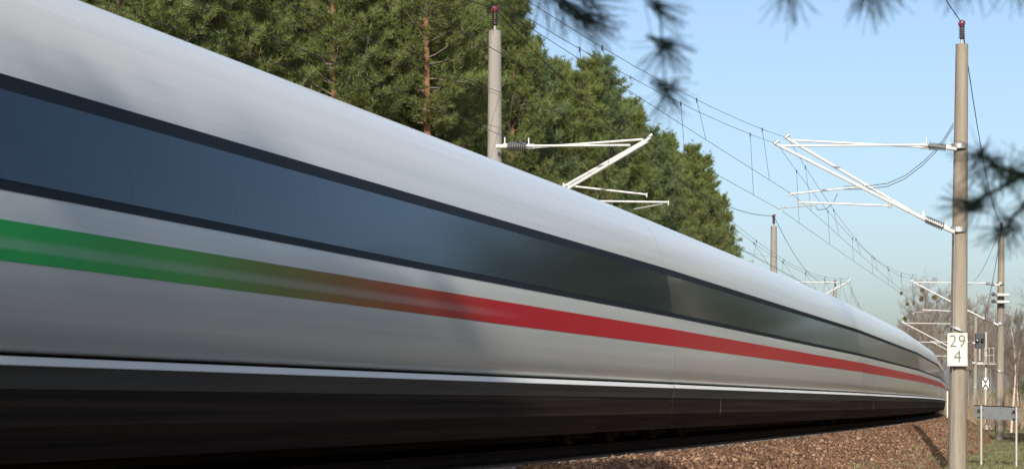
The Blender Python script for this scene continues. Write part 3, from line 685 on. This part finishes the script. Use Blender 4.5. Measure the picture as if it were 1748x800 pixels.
def make_pine(seed, H, zc, RM, mneedle, name='pine_tree', dens=1.0, clump=0.27):
    r = np.random.default_rng(seed)
    root = empty(name)
    mb, pts = trunk_mesh(H * 0.98, 0.19 * H / 18, 0.03, 0.25, r)
    mb.build('trunk', M['pinebark'], root, smooth=True)
    pz_ = np.array(pts)
    def tx(z): return np.array([np.interp(z, pz_[:, 2], pz_[:, 0]), np.interp(z, pz_[:, 2], pz_[:, 1]), z])
    S0, S1, RA, RB = [], [], [], []; TP, TD, TV = [], [], []
    z = zc
    while z < H * 0.985:
        f = (z - zc) / (H - zc)
        prof = (min(1, 0.55 + 1.9 * f)) * (1 - f ** 2.2) ** 0.75
        nb = r.integers(4, 7); a0 = r.uniform(0, 6.28)
        for b in range(nb):
            az = a0 + 6.283 * b / nb + r.normal(0, .25); Lb = max(0.35, RM * prof * r.uniform(0.55, 1.15))
            up = 0.05 + 0.55 * f + r.normal(0, .12)
            hd = np.array((math.cos(az), math.sin(az), 0)); p = tx(z + r.uniform(-.2, .2)); d_ = hd + np.array((0, 0, up)); d_ /= np.linalg.norm(d_)
            bv = r.uniform(-.2, .2) + .1
            npt = 5; prev = p; rb = 0.016 + 0.014 * Lb
            for i in range(npt):
                d_ = d_ + np.array((0, 0, .10)) + r.normal(0, .10, 3); d_ /= np.linalg.norm(d_)
                q = prev + d_ * Lb / npt
                S0.append(prev); S1.append(q); RA.append(rb * (1 - i / npt) + .006); RB.append(rb * (1 - (i + 1) / npt) + .006)
                if i >= 1 or f > .75:
                    nt_ = int(max(2, round((1.6 + Lb * 1.15) * dens)))
                    for j in range(nt_):
                        o = prev + (q - prev) * r.random()
                        sd = np.cross(d_, (0, 0, 1.0)); sd /= np.linalg.norm(sd) + 1e-6
                        td = d_ * r.uniform(.3, .9) + sd * r.choice((-1, 1)) * r.uniform(.4, 1.0) + np.array((0, 0, r.uniform(-.05, .55))); td /= np.linalg.norm(td)
                        Lt = r.uniform(.25, .60) * (0.6 + 0.25 * Lb)
                        e = o + td * Lt; S0.append(o); S1.append(e); RA.append(.008); RB.append(.004)
                        vv = np.clip(.45 + bv + r.normal(0, .15), 0, 1)
                        for m_ in (1.0, .72, .45):
                            TP.append(o + td * Lt * m_ + r.normal(0, .05, 3)); TD.append(td * .8 + np.array((0, 0, .35))); TV.append(vv)
                prev = q
            for m_ in range(3): TP.append(prev + r.normal(0, .07, 3)); TD.append(d_); TV.append(.6)
        z += (0.34 + 0.22 * (1 - f)) * r.uniform(.8, 1.2)
    V, Fc = seg_mesh(S0, S1, RA, RB); link('branchwork', mesh_np('branchwork', V, Fc), M['bark'], root)
    TP = np.array(TP); V, Fc, A = needles(TP, np.array(TD), r.uniform(.75, 1.2, len(TP)) * clump, 14, 0.019, 0.60, np.array(TV), r)
    link('crown', mesh_np('crown', V, Fc, A), mneedle, root)
    return root

def make_bare(seed, H, mtl, trunk_mat, name='bare_tree', spread=0.5, levels=4, r0=0.16, birch=False, low=0.3):
    r = np.random.default_rng(seed); root = empty(name)
    mb, pts = trunk_mesh(H * 0.92, r0, 0.02, 0.45, r); mb.build('trunk', trunk_mat, root, smooth=True)
    pz_ = np.array(pts); S0, S1, RA, RB = [], [], [], []
    def grow(p, d_, L, rad, lev):
        n = 4; prev = p
        for i in range(n):
            d_ = d_ + r.normal(0, .13, 3) + np.array((0, 0, .07)); d_ /= np.linalg.norm(d_)
            q = prev + d_ * L / n
            S0.append(prev); S1.append(q); RA.append(max(.006, rad * (1 - i / n * .75))); RB.append(max(.005, rad * (1 - (i + 1) / n * .75)))
            if lev < levels and (i > 0 or lev > 1):
                for _ in range(r.integers(1, 3)):
                    sd = r.normal(size=3); sd -= d_ * sd.dot(d_); sd /= np.linalg.norm(sd)
                    grow(prev + (q - prev) * r.random(), d_ * r.uniform(.7, 1.1) + sd * spread * r.uniform(.7, 1.5), L * r.uniform(.42, .62), rad * .45, lev + 1)
            prev = q
    nb = 17
    for b in range(nb):
        z = H * (low + (0.9 - low) * (b + r.random()) / nb); az = b * 2.4 + r.normal(0, .4)
        p = np.array([np.interp(z, pz_[:, 2], pz_[:, 0]), np.interp(z, pz_[:, 2], pz_[:, 1]), z]); f = z / H
        grow(p, np.array((math.cos(az) * .8, math.sin(az) * .8, .55 + .7 * f)), H * .30 * (1.15 - .75 * f) * r.uniform(.7, 1.2), r0 * .42 * (1.2 - f), 1)
    V, Fc = seg_mesh(S0, S1, RA, RB); link('crown', mesh_np('crown', V, Fc), mtl, root)
    return root

# pines: six models, then individuals
PINES = [make_pine(3, 18, 4.2, 2.3, M['needle']), make_pine(4, 17, 3.5, 2.5, M['needle2']), make_pine(5, 19, 6.0, 2.1, M['needle']),
         make_pine(6, 18, 3.2, 2.6, M['needle']), make_pine(8, 16, 3.0, 2.3, M['needle2']), make_pine(9, 20, 11.0, 2.2, M['needle'])]
PH = [18, 17, 19, 18, 16, 20]
PLAB = ['broad yellow green pine', 'bluish green round crowned pine', 'slender tall yellow green pine', 'wide low branched pine', 'shorter bluish green pine', 'pine with long bare orange trunk']
used = set()
def place(models, i, loc, s, rz, label, group, cat):
    o = models[i] if (id(models), i) not in used else copy_tree(models[i]); used.add((id(models), i))
    o.location = loc; o.scale = (s * random.uniform(.95, 1.08), s * random.uniform(.95, 1.08), s); o.rotation_euler = (0, 0, rz)
    return tag(o, label, cat, group)
# wood edge: follows the far masts 8 m behind them; top heights taken from the photograph's skyline
edge_Y = np.array([46, 54, 111, 167, 217]); edge_X = np.array([-11.2, -8.6, 5.6, 17.6, 27.0])
sky_x = np.array([-400, 850, 980, 1010, 1045, 1100, 1170, 1215, 1248, 1262]); sky_y = np.array([-500, -160, 20, 62, 108, 165, 222, 290, 365, 480])
for row in range(6):
    Y = 44 + row * 1.7
    while Y < 166 + row * 2:
        X = float(np.interp(Y, edge_Y, edge_X)) - row * 3.0 + random.uniform(-.9, .9); Yt = Y + random.uniform(-.8, .8)
        px = CX + F * X / Yt
        if px < -150 or px > 1262: Y += 3.0; continue
        hmax = (HY - float(np.interp(px, sky_x, sky_y))) * Yt / F + CAMZ + 1.15
        h = min(random.uniform(16.5, 21.0), hmax * random.uniform(.90, 1.0))
        if h > 6:
            i = random.choice((0, 0, 1, 2, 3, 3, 4)) if row < 2 else random.choice((0, 1, 2, 4, 5))
            s = h / PH[i]
            if row == 0 and h < 12: i = random.choice((1, 4)); s = h / PH[i]
            place(PINES, i, (X, Yt, -1.2), s, random.uniform(0, 6.28), PLAB[i] + (', front edge' if row == 0 else ', just inside the edge' if row < 3 else ', deep inside') + (', before the grey mast' if Yt < 62 else ', past the grey mast' if Yt < 105 else ', towards the open end'), 'pines of the wood behind the train', 'tree')
        Y += random.uniform(2.4, 3.6) * (1 if row < 3 else 1.3) * (1 + max(0, Y - 90) / 150)
# the pine whose orange trunk shows above the roof
q = P(727, 200, 70); o = copy_tree(PINES[5]); o.location = (q[0], q[1], -1.2); o.scale = (1.0, 1.0, 1.0); o.rotation_euler = (0, 0, 1.0)
tag(o, 'pine with sunlit bare orange trunk above the train roof left of the grey mast', 'tree', 'pines of the wood behind the train')

# leafless trees beyond the end of the train and at the right
BARE = [make_bare(21, 14, M['twig'], M['bark']), make_bare(22, 13, M['twig2'], M['bark'], spread=.6), make_bare(23, 15, M['twig'], M['bark'], spread=.42), make_bare(25, 9, M['twig2'], M['birch'], r0=.10, spread=.5)]
BH = [14, 13, 15, 9]
BLAB = ['grey brown leafless tree in the wood beyond the signal', 'reddish brown leafless tree in the wood beyond the signal', 'tall narrow leafless tree in the wood beyond the signal', 'small leafless birch with pale trunk at the edge of the wood']
def bare(i, x, ytop, Y, label=None, rz=None):
    p = spot(x, Y); h = (HY - ytop) * Y / F + CAMZ - p[2]
    return place(BARE, i, tuple(p), h / BH[i], random.uniform(0, 6.28) if rz is None else rz, label or BLAB[i], 'leafless trees beyond the line', 'tree')
mt = []
mt.append(bare(0, 1573, 482, 235, 'leafless tree full of round mistletoe balls beyond the train end'))
mt.append(bare(2, 1594, 492, 240, 'tall leafless tree with one mistletoe ball close to the 29 4 mast'))
mt.append(bare(1, 1545, 515, 250, 'spreading leafless tree with mistletoe over the tail of the train'))
for x, yt, Y, i in ((1530, 560, 300, 0), (1558, 540, 290, 2), (1585, 530, 300, 1), (1608, 510, 270, 0), (1612, 545, 310, 1), (1655, 505, 255, 2), (1668, 525, 290, 1), (1680, 510, 270, 0), (1692, 540, 300, 1), (1645, 530, 300, 0),
                    (1716, 560, 250, 1), (1730, 572, 270, 1), (1742, 548, 240, 0), (1705, 575, 310, 2), (1756, 560, 230, 1), (1770, 545, 220, 0), (1722, 585, 330, 2), (1750, 580, 300, 2), (1660, 560, 330, 2), (1685, 570, 340, 0), (1636, 520, 280, 2), (1702, 545, 285, 0), (1737, 560, 310, 0)):
    bare(i, x, yt, Y)
for x, yt, Y, lb in ((1726, 532, 140, 'slender pale pink birch rising right of the crossarm mast'), (1741, 575, 170, 'young pale birch leaning beside the evergreen bush')): bare(3, x, yt, Y, lb)
# the wood goes on to the right of the frame and shows in the train's windows
for j in range(14):
    az = math.radians(14.5 + j * 1.02); R_ = 78 + random.uniform(-4, 24) + max(0, 24 - math.degrees(az)) * 7
    p = (R_ * math.sin(az), R_ * math.cos(az), -1.3); i = random.choice((0, 1, 2))
    place(BARE, i, p, random.uniform(10, 14) / BH[i], random.uniform(0, 6.28), 'leafless tree of the open wood facing the train', 'trees facing the train', 'tree')

for row in range(2):
    for j in range(27):
        a_ = 15.6 + j * 1.6 + row * .8; az = math.radians(a_ + random.uniform(-.3, .3)); R_ = max(52, 92 - (a_ - 15) * 1.5) + row * 7 + random.uniform(-3, 3)
        k_ = random.choice((0, 1, 3, 4)); el_ = float(np.interp(a_, (15, 21, 26, 32, 42), (11.0, 9.5, 7.6, 6.2, 5.2))) + random.uniform(-2.2, 1.0)
        place(PINES, k_, (R_ * math.sin(az), R_ * math.cos(az), -1.2), (R_ * math.tan(math.radians(el_)) + 1.8) / PH[k_], random.uniform(0, 6.28), 'pine of the open wood facing the train', 'trees facing the train', 'tree')
for x_, y_, h_ in ((-5.2, -12, 20), (-2.8, -8.5, 19), (-0.2, -7, 19.5), (2.6, -9.5, 18), (5.2, -6.5, 18.5), (-3.6, -15, 20), (1.4, -13.5, 20), (7.5, -10, 19), (-4.2, -10.2, 20.5), (-1.4, -10.8, 20.5), (0.8, -9.6, 20), (-5.6, -15.5, 21), (-1.6, -14.2, 21), (-6.2, -18.5, 21), (3.4, -6.2, 19), (-2.2, -5.6, 19)):
    k_ = random.choice((0, 3)); place(PINES, k_, (x_, y_, -1.2), h_ / PH[k_], random.uniform(0, 6.28), 'tall pine standing right behind the viewpoint', 'pines on the near side of the line', 'tree')
for j in range(22):
    a_ = math.radians(14.3 + random.uniform(0, 6)); R_ = random.uniform(150, 260); k_ = random.choice((0, 1, 3, 4))
    p = (R_ * math.sin(a_), R_ * math.cos(a_), -1.3)
    if where(p[0], p[1])[1] > 14: place(PINES, k_, p, random.uniform(13, 17) / PH[k_], random.uniform(0, 6.28), 'pine of the open wood facing the train', 'trees facing the train', 'tree')
for j in range(16):
    az = math.radians(58 + j * 6.6); R_ = random.uniform(15, 26); k_ = random.choice((0, 1, 3, 4))
    place(PINES, k_, (R_ * math.sin(az), R_ * math.cos(az), -1.2), random.uniform(11, 14) / PH[k_], random.uniform(0, 6.28), 'pine of the wood edge the picture is taken from', 'pines on the near side of the line', 'tree')

# mistletoe balls
def ball(root_list, px, py, rad_px, Y, lab):
    p = P(px, py, Y); R_ = rad_px * Y / F; n = 75
    D = rng.normal(size=(n, 3)); D /= np.linalg.norm(D, axis=1)[:, None]
    V, Fc, A = needles(D * R_ * .55 * rng.random((n, 1)), D, np.full(n, R_ * .62), 7, R_ * .16, .7, rng.random(n))
    o = link('mistletoe', mesh_np('mistletoe', V, Fc, A), M['mistle'], None, tuple(p)); tag(o, lab, 'mistletoe', 'mistletoe balls in the leafless trees')
for x, y, r_, lb in ((1538.5, 500, 4.0, 'small round mistletoe ball highest over the train tail'), (1575, 494, 6.5, 'large mistletoe ball in the crown top of the leafless tree'), (1573, 510, 6.0, 'mistletoe ball just under the largest one'), (1595, 507, 6.5, 'oval mistletoe ball beside the 29 4 mast'),
                     (1549, 519, 4.2, 'mistletoe ball on a low left branch'), (1560.5, 517.5, 3.6, 'smallest mistletoe ball between two larger ones'), (1545, 543, 5.0, 'lowest mistletoe ball close above the train')):
    ball(None, x, y, r_, 236, lb)

# evergreen shrubs
def shrub(x, y0, y1, wpx, Y, lab, n=900):
    p = spot(x, Y); top = CAMZ + (HY - y0) * Y / F - p[2]; Wm = wpx * Y / F / 2; root = empty('evergreen_shrub', tuple(p))
    th = rng.uniform(0, 6.28, n); rr = np.sqrt(rng.random(n)); zz_ = rng.random(n)
    pr = np.sin(np.pi * np.clip(zz_ * .85 + .12, 0, 1)) ** .6 * (1 + .25 * np.sin(th * 3 + zz_ * 5))
    TP = np.stack([np.cos(th) * rr * Wm * pr, np.sin(th) * rr * Wm * pr, .1 + zz_ * top * .95], -1)
    D = TP / (np.linalg.norm(TP, axis=1)[:, None] + .1); V, Fc, A = needles(TP, D, np.full(n, .42), 9, .10, .7, rng.random(n))
    link('foliage', mesh_np('foliage', V, Fc, A), M['shrub'], root)
    S0 = np.zeros((14, 3)); a = rng.uniform(0, 6.28, 14); S1 = np.stack([np.cos(a) * Wm * .6, np.sin(a) * Wm * .6, np.full(14, top * .7)], -1)
    V, Fc = seg_mesh(S0, S1, np.full(14, .03), np.full(14, .01)); link('stem', mesh_np('stem', V, Fc), M['bark'], root)
    tag(root, lab, 'shrub', 'evergreen shrubs')
shrub(1740, 652, 700, 50, 235, 'dark evergreen bush at the foot of the birch')
shrub(1694, 672, 705, 30, 240, 'low green bush behind the grey plate')
shrub(1772, 640, 700, 50, 225, 'tall evergreen bush standing furthest from the line')

# undergrowth mass in the far wood
n = 9000
az = np.radians(rng.uniform(9.6, 40, n)); R_ = rng.uniform(150, 330, n) * np.where(az > .27, .55, 1.0)
bx_, by_ = R_ * np.sin(az), R_ * np.cos(az); hgt = rng.uniform(1.2, 4.5, n)
S0 = np.stack([bx_, by_, np.full(n, -1.5)], -1)
V, Fc, A = needles(S0, np.tile((0, 0, 1.0), (n, 1)), hgt, 7, 0.07, 0.22, rng.random(n))
tag(link('undergrowth', mesh_np('undergrowth', V, Fc, A), M['brush']), 'brown leafless undergrowth filling the far wood', 'undergrowth', kind='stuff')

# verge grass
n = 16000
Yg = 42 + 110 * rng.random(n) ** 1.6; lg = (Yg - 13.7) / math.cos(math.radians(15)) ; dg_ = rng.uniform(3.9, 13, n)
pg = at(lg, dg_, 0); pg[:, 2] = ground_z(pg[:, 0], pg[:, 1])
patch = np.sin(pg[:, 0] * 1.3) * np.sin(pg[:, 1] * .9) + rng.normal(0, .5, n); ok = (patch > -.55) & (dg_ > 4.3 + .5 * np.sin(lg))
pg, patch = pg[ok], patch[ok]
V, Fc, A = needles(pg + (0, 0, -.01), np.tile((0, 0, 1.0), (len(pg), 1)), rng.uniform(.06, .17, len(pg)), 6, .018, .65, np.clip(.45 + .4 * patch, 0, 1))
tag(link('verge_grass', mesh_np('verge_grass', V, Fc, A), M['grass']), 'short straw and green grass on the verge', 'grass', kind='stuff')

n = 260
lw = 30 + 80 * rng.random(n) ** 1.3; dw = 3.2 + rng.random(n) * 1.3; pw = at(lw, dw, 0); pw[:, 2] = np.maximum(np.interp(dw, PROF_D, PROF_Z), ground_z(pw[:, 0], pw[:, 1])) - .02
V, Fc, A = needles(pw, np.tile((0, 0, 1.0), (n, 1)), rng.uniform(.08, .32, n), 12, .02, .5, rng.random(n))
tag(link('weeds', mesh_np('weeds', V, Fc, A), M['grass']), 'scattered dry weeds at the foot of the ballast slope', 'weeds', kind='stuff')

# ------------------------------------------------------------------ the near pine whose twigs hang into view
near = copy_tree(PINES[1]); near.location = (3.1, 3.3, -1.2); near.scale = (.62, .62, .62); near.rotation_euler = (0, 0, 0)
bpy.context.view_layer.update()
NB = np.array(near.location); SCL = .62
twS0, twS1, twA, twB = [], [], [], []; nP, nD, nL, nV = [], [], [], []
def twig(pts, Y, r0, r1):
    q = [P(x, y, Y_) if not hasattr(Y, '__len__') else P(x, y, Y_) for (x, y), Y_ in zip(pts, Y if hasattr(Y, '__len__') else [Y] * len(pts))]
    for i in range(len(q) - 1):
        twS0.append(q[i]); twS1.append(q[i+1]); t = i / max(1, len(q) - 1); t2 = (i + 1) / max(1, len(q) - 1)
        twA.append(r0 + (r1 - r0) * t); twB.append(r0 + (r1 - r0) * t2)
    return q
def tuft(x, y, dx, dy, Y, n=26, L=.072, spread=.38, val=.2):
    n = int(n * 1.35)
    d_ = np.array((dx, random.uniform(-.3, .3), -dy)); d_ /= np.linalg.norm(d_); p = P(x, y, Y)
    nP.extend(p - d_ * rng.uniform(0, .035, (n, 1)) + rng.normal(0, .004, (n, 3))); nD.extend(np.tile(d_, (n, 1)) + rng.normal(0, spread, (n, 3))); nL.extend(rng.uniform(.8, 1.1, n) * L); nV.extend(np.full(n, val))
lim = P(1250, -330, 3.9); tr1 = np.array((3.1, 3.3, 2.75)); tr2 = np.array((3.1, 3.3, 1.75))
def limb(a, b, r0, r1, k=5, droop=.12):
    t = np.linspace(0, 1, k + 1)[:, None]; pts = a + (b - a) * t; pts[:, 2] += (droop * 4 * t * (1 - t))[:, 0]
    for i in range(k): twS0.append(pts[i]); twS1.append(pts[i+1]); twA.append(r0 + (r1 - r0) * i / k); twB.append(r0 + (r1 - r0) * (i + 1) / k)
limb(tr1, P(1300, -260, 3.9), .028, .012); limb(P(1300, -260, 3.9), P(1000, -130, 4.0), .012, .008); limb(P(1300, -260, 3.9), P(1125, -110, 3.8), .009, .005)
twig([(1000, -130), (920, -60), (960, 0), (1008, 40)], 4.0, .007, .004); twig([(1000, -130), (900, -70), (865, -30), (850, 0)], 4.1, .006, .003)
for x, y, dx, dy, n_ in ((955, 0, .9, .5, 26), (975, 14, 1, .5, 30), (990, 24, 1, .45, 34), (1006, 38, 1, .5, 34), (1000, 30, 1, .35, 26), (965, 8, .2, 1, 18), (930, -8, -.2, 1, 22), (900, -15, -.4, 1, 22), (1010, 4, 1, .3, 26), (985, -12, 1, .4, 26), (868, -18, -.5, .9, 18), (945, -4, .4, .9, 24)):
    tuft(x, y, dx, dy, 4.0 + random.uniform(-.1, .1), int(n_ * .6), L=.085, spread=.34, val=.25)
twig([(1125, -110), (1118, -40), (1126, 15), (1130, 80), (1137, 158)], 3.8, .0026, .0013)
for x, y, dx, dy, n_ in ((1126, 13, 1, .5, 20), (1126, 8, .8, .1, 8), (1130, 72, 1, .45, 22), (1131, 82, .7, .8, 12), (1130, 84, -.8, .75, 16), (1137, 150, 1, .45, 20), (1138, 160, .6, .9, 10), (1137, 162, -.7, .9, 12)):
    tuft(x, y, dx, dy, 3.8, n_, L=.070, spread=.30, val=.1)
limb(P(1300, -260, 3.9), P(1345, -60, 3.6), .008, .004, 3); limb(P(1300, -260, 3.9), P(1490, -70, 3.6), .008, .004, 3)
for x, y, dx, dy, n_ in ((1345, -22, -.5, .8, 16), (1350, -20, .3, .8, 14), (1486, -30, -.6, .9, 16), (1492, -28, .1, 1, 14), (1505, -34, .5, .9, 14)): tuft(x, y, dx, dy, 3.5, n_, val=.5)
limb(tr1, P(1700, -70, 3.6), .015, .004, 4)
for x in (1630, 1662, 1735, 1752): tuft(x, -45, random.uniform(-.3, .3), 1, 3.5, 16)
limb(tr2, P(1800, 285, 3.7), .016, .007, 4, .06)
twig([(1800, 285), (1745, 300), (1706, 286), (1668, 262)], 3.7, .0055, .0028); twig([(1745, 300), (1700, 325), (1652, 352)], 3.7, .004, .0022); twig([(1800, 285), (1748, 350), (1708, 396)], 3.7, .004, .0022)
for x, y, dx, dy, n_, v_ in ((1668, 262, -.9, -.3, 16, .2), (1672, 266, -.5, .7, 14, .3), (1690, 276, -.8, .5, 18, .5), (1706, 286, -.7, -.7, 16, .9), (1712, 292, .6, .6, 16, .9), (1725, 296, .2, -.9, 16, 1), (1740, 300, .7, .6, 18, .9), (1735, 298, -.7, .6, 16, .8),
                             (1652, 352, -1, -.5, 16, .1), (1656, 350, -.9, .1, 14, .1), (1672, 342, -.4, .8, 16, .2), (1690, 332, -.3, -.9, 14, .3), (1668, 345, -.7, -.6, 12, .2), (1708, 394, -.9, .25, 16, .1), (1712, 392, .4, .9, 14, .1), (1724, 378, .6, .7, 14, .3), (1738, 362, -.5, .8, 12, .3)):
    tuft(x, y, dx, dy, 3.7, n_, L=.066, spread=.34, val=v_)
for p0_, p1_ in list(zip(twS0, twS1)):                # side shoots along the limbs outside the picture
    for t_ in (.15, .4, .65, .9):
        p_ = p0_ + (p1_ - p0_) * t_; X_ = CX + F * p_[0] / p_[1]; Y_ = HY - (p_[2] - CAMZ) * F / p_[1]
        if -60 < X_ < 1850 and Y_ > -110: continue
        d_ = rng.normal(size=3) + np.array((-.3, 0, -.3)); d_ /= np.linalg.norm(d_); e_ = p_ + d_ * .12
        twS0.append(p_); twS1.append(e_); twA.append(.003); twB.append(.0015)
        nP.extend(e_ - d_ * rng.uniform(0, .06, (34, 1))); nD.extend(np.tile(d_, (34, 1)) + rng.normal(0, .45, (34, 3))); nL.extend(np.full(34, .07)); nV.extend(np.full(34, .4))
V, Fc = seg_mesh(twS0, twS1, twA, twB); link('hanging_branch', mesh_np('hanging_branch', (V - NB) / SCL, Fc), M['twigdark'], near)['kind'] = 'stuff'
nP, nD, nL = np.array(nP), np.array(nD), np.array(nL); nD /= np.linalg.norm(nD, axis=1)[:, None]; nD[:, 2] -= .12
V, Fc = seg_mesh(nP, nP + nD * nL[:, None], np.full(len(nP), .00085), np.full(len(nP), .0005)); A = np.repeat(np.clip(np.array(nV) + rng.normal(0, .15, len(nP)), 0, 1), 6); link('hanging_needles', mesh_np('hanging_needles', (V - NB) / SCL, Fc, A), M['needle_near'], near)['kind'] = 'stuff'
tag(near, 'near pine whose dark blurred twigs hang into view before the sky', 'tree')
near.pop('group', None) if hasattr(near, 'pop') else None
if 'group' in near: del near['group']

# model trees that no place used are removed
for L_ in (PINES, BARE):
    for i, o in enumerate(L_):
        if (id(L_), i) not in used:
            for ch in list(o.children): bpy.data.objects.remove(ch)
            bpy.data.objects.remove(o)
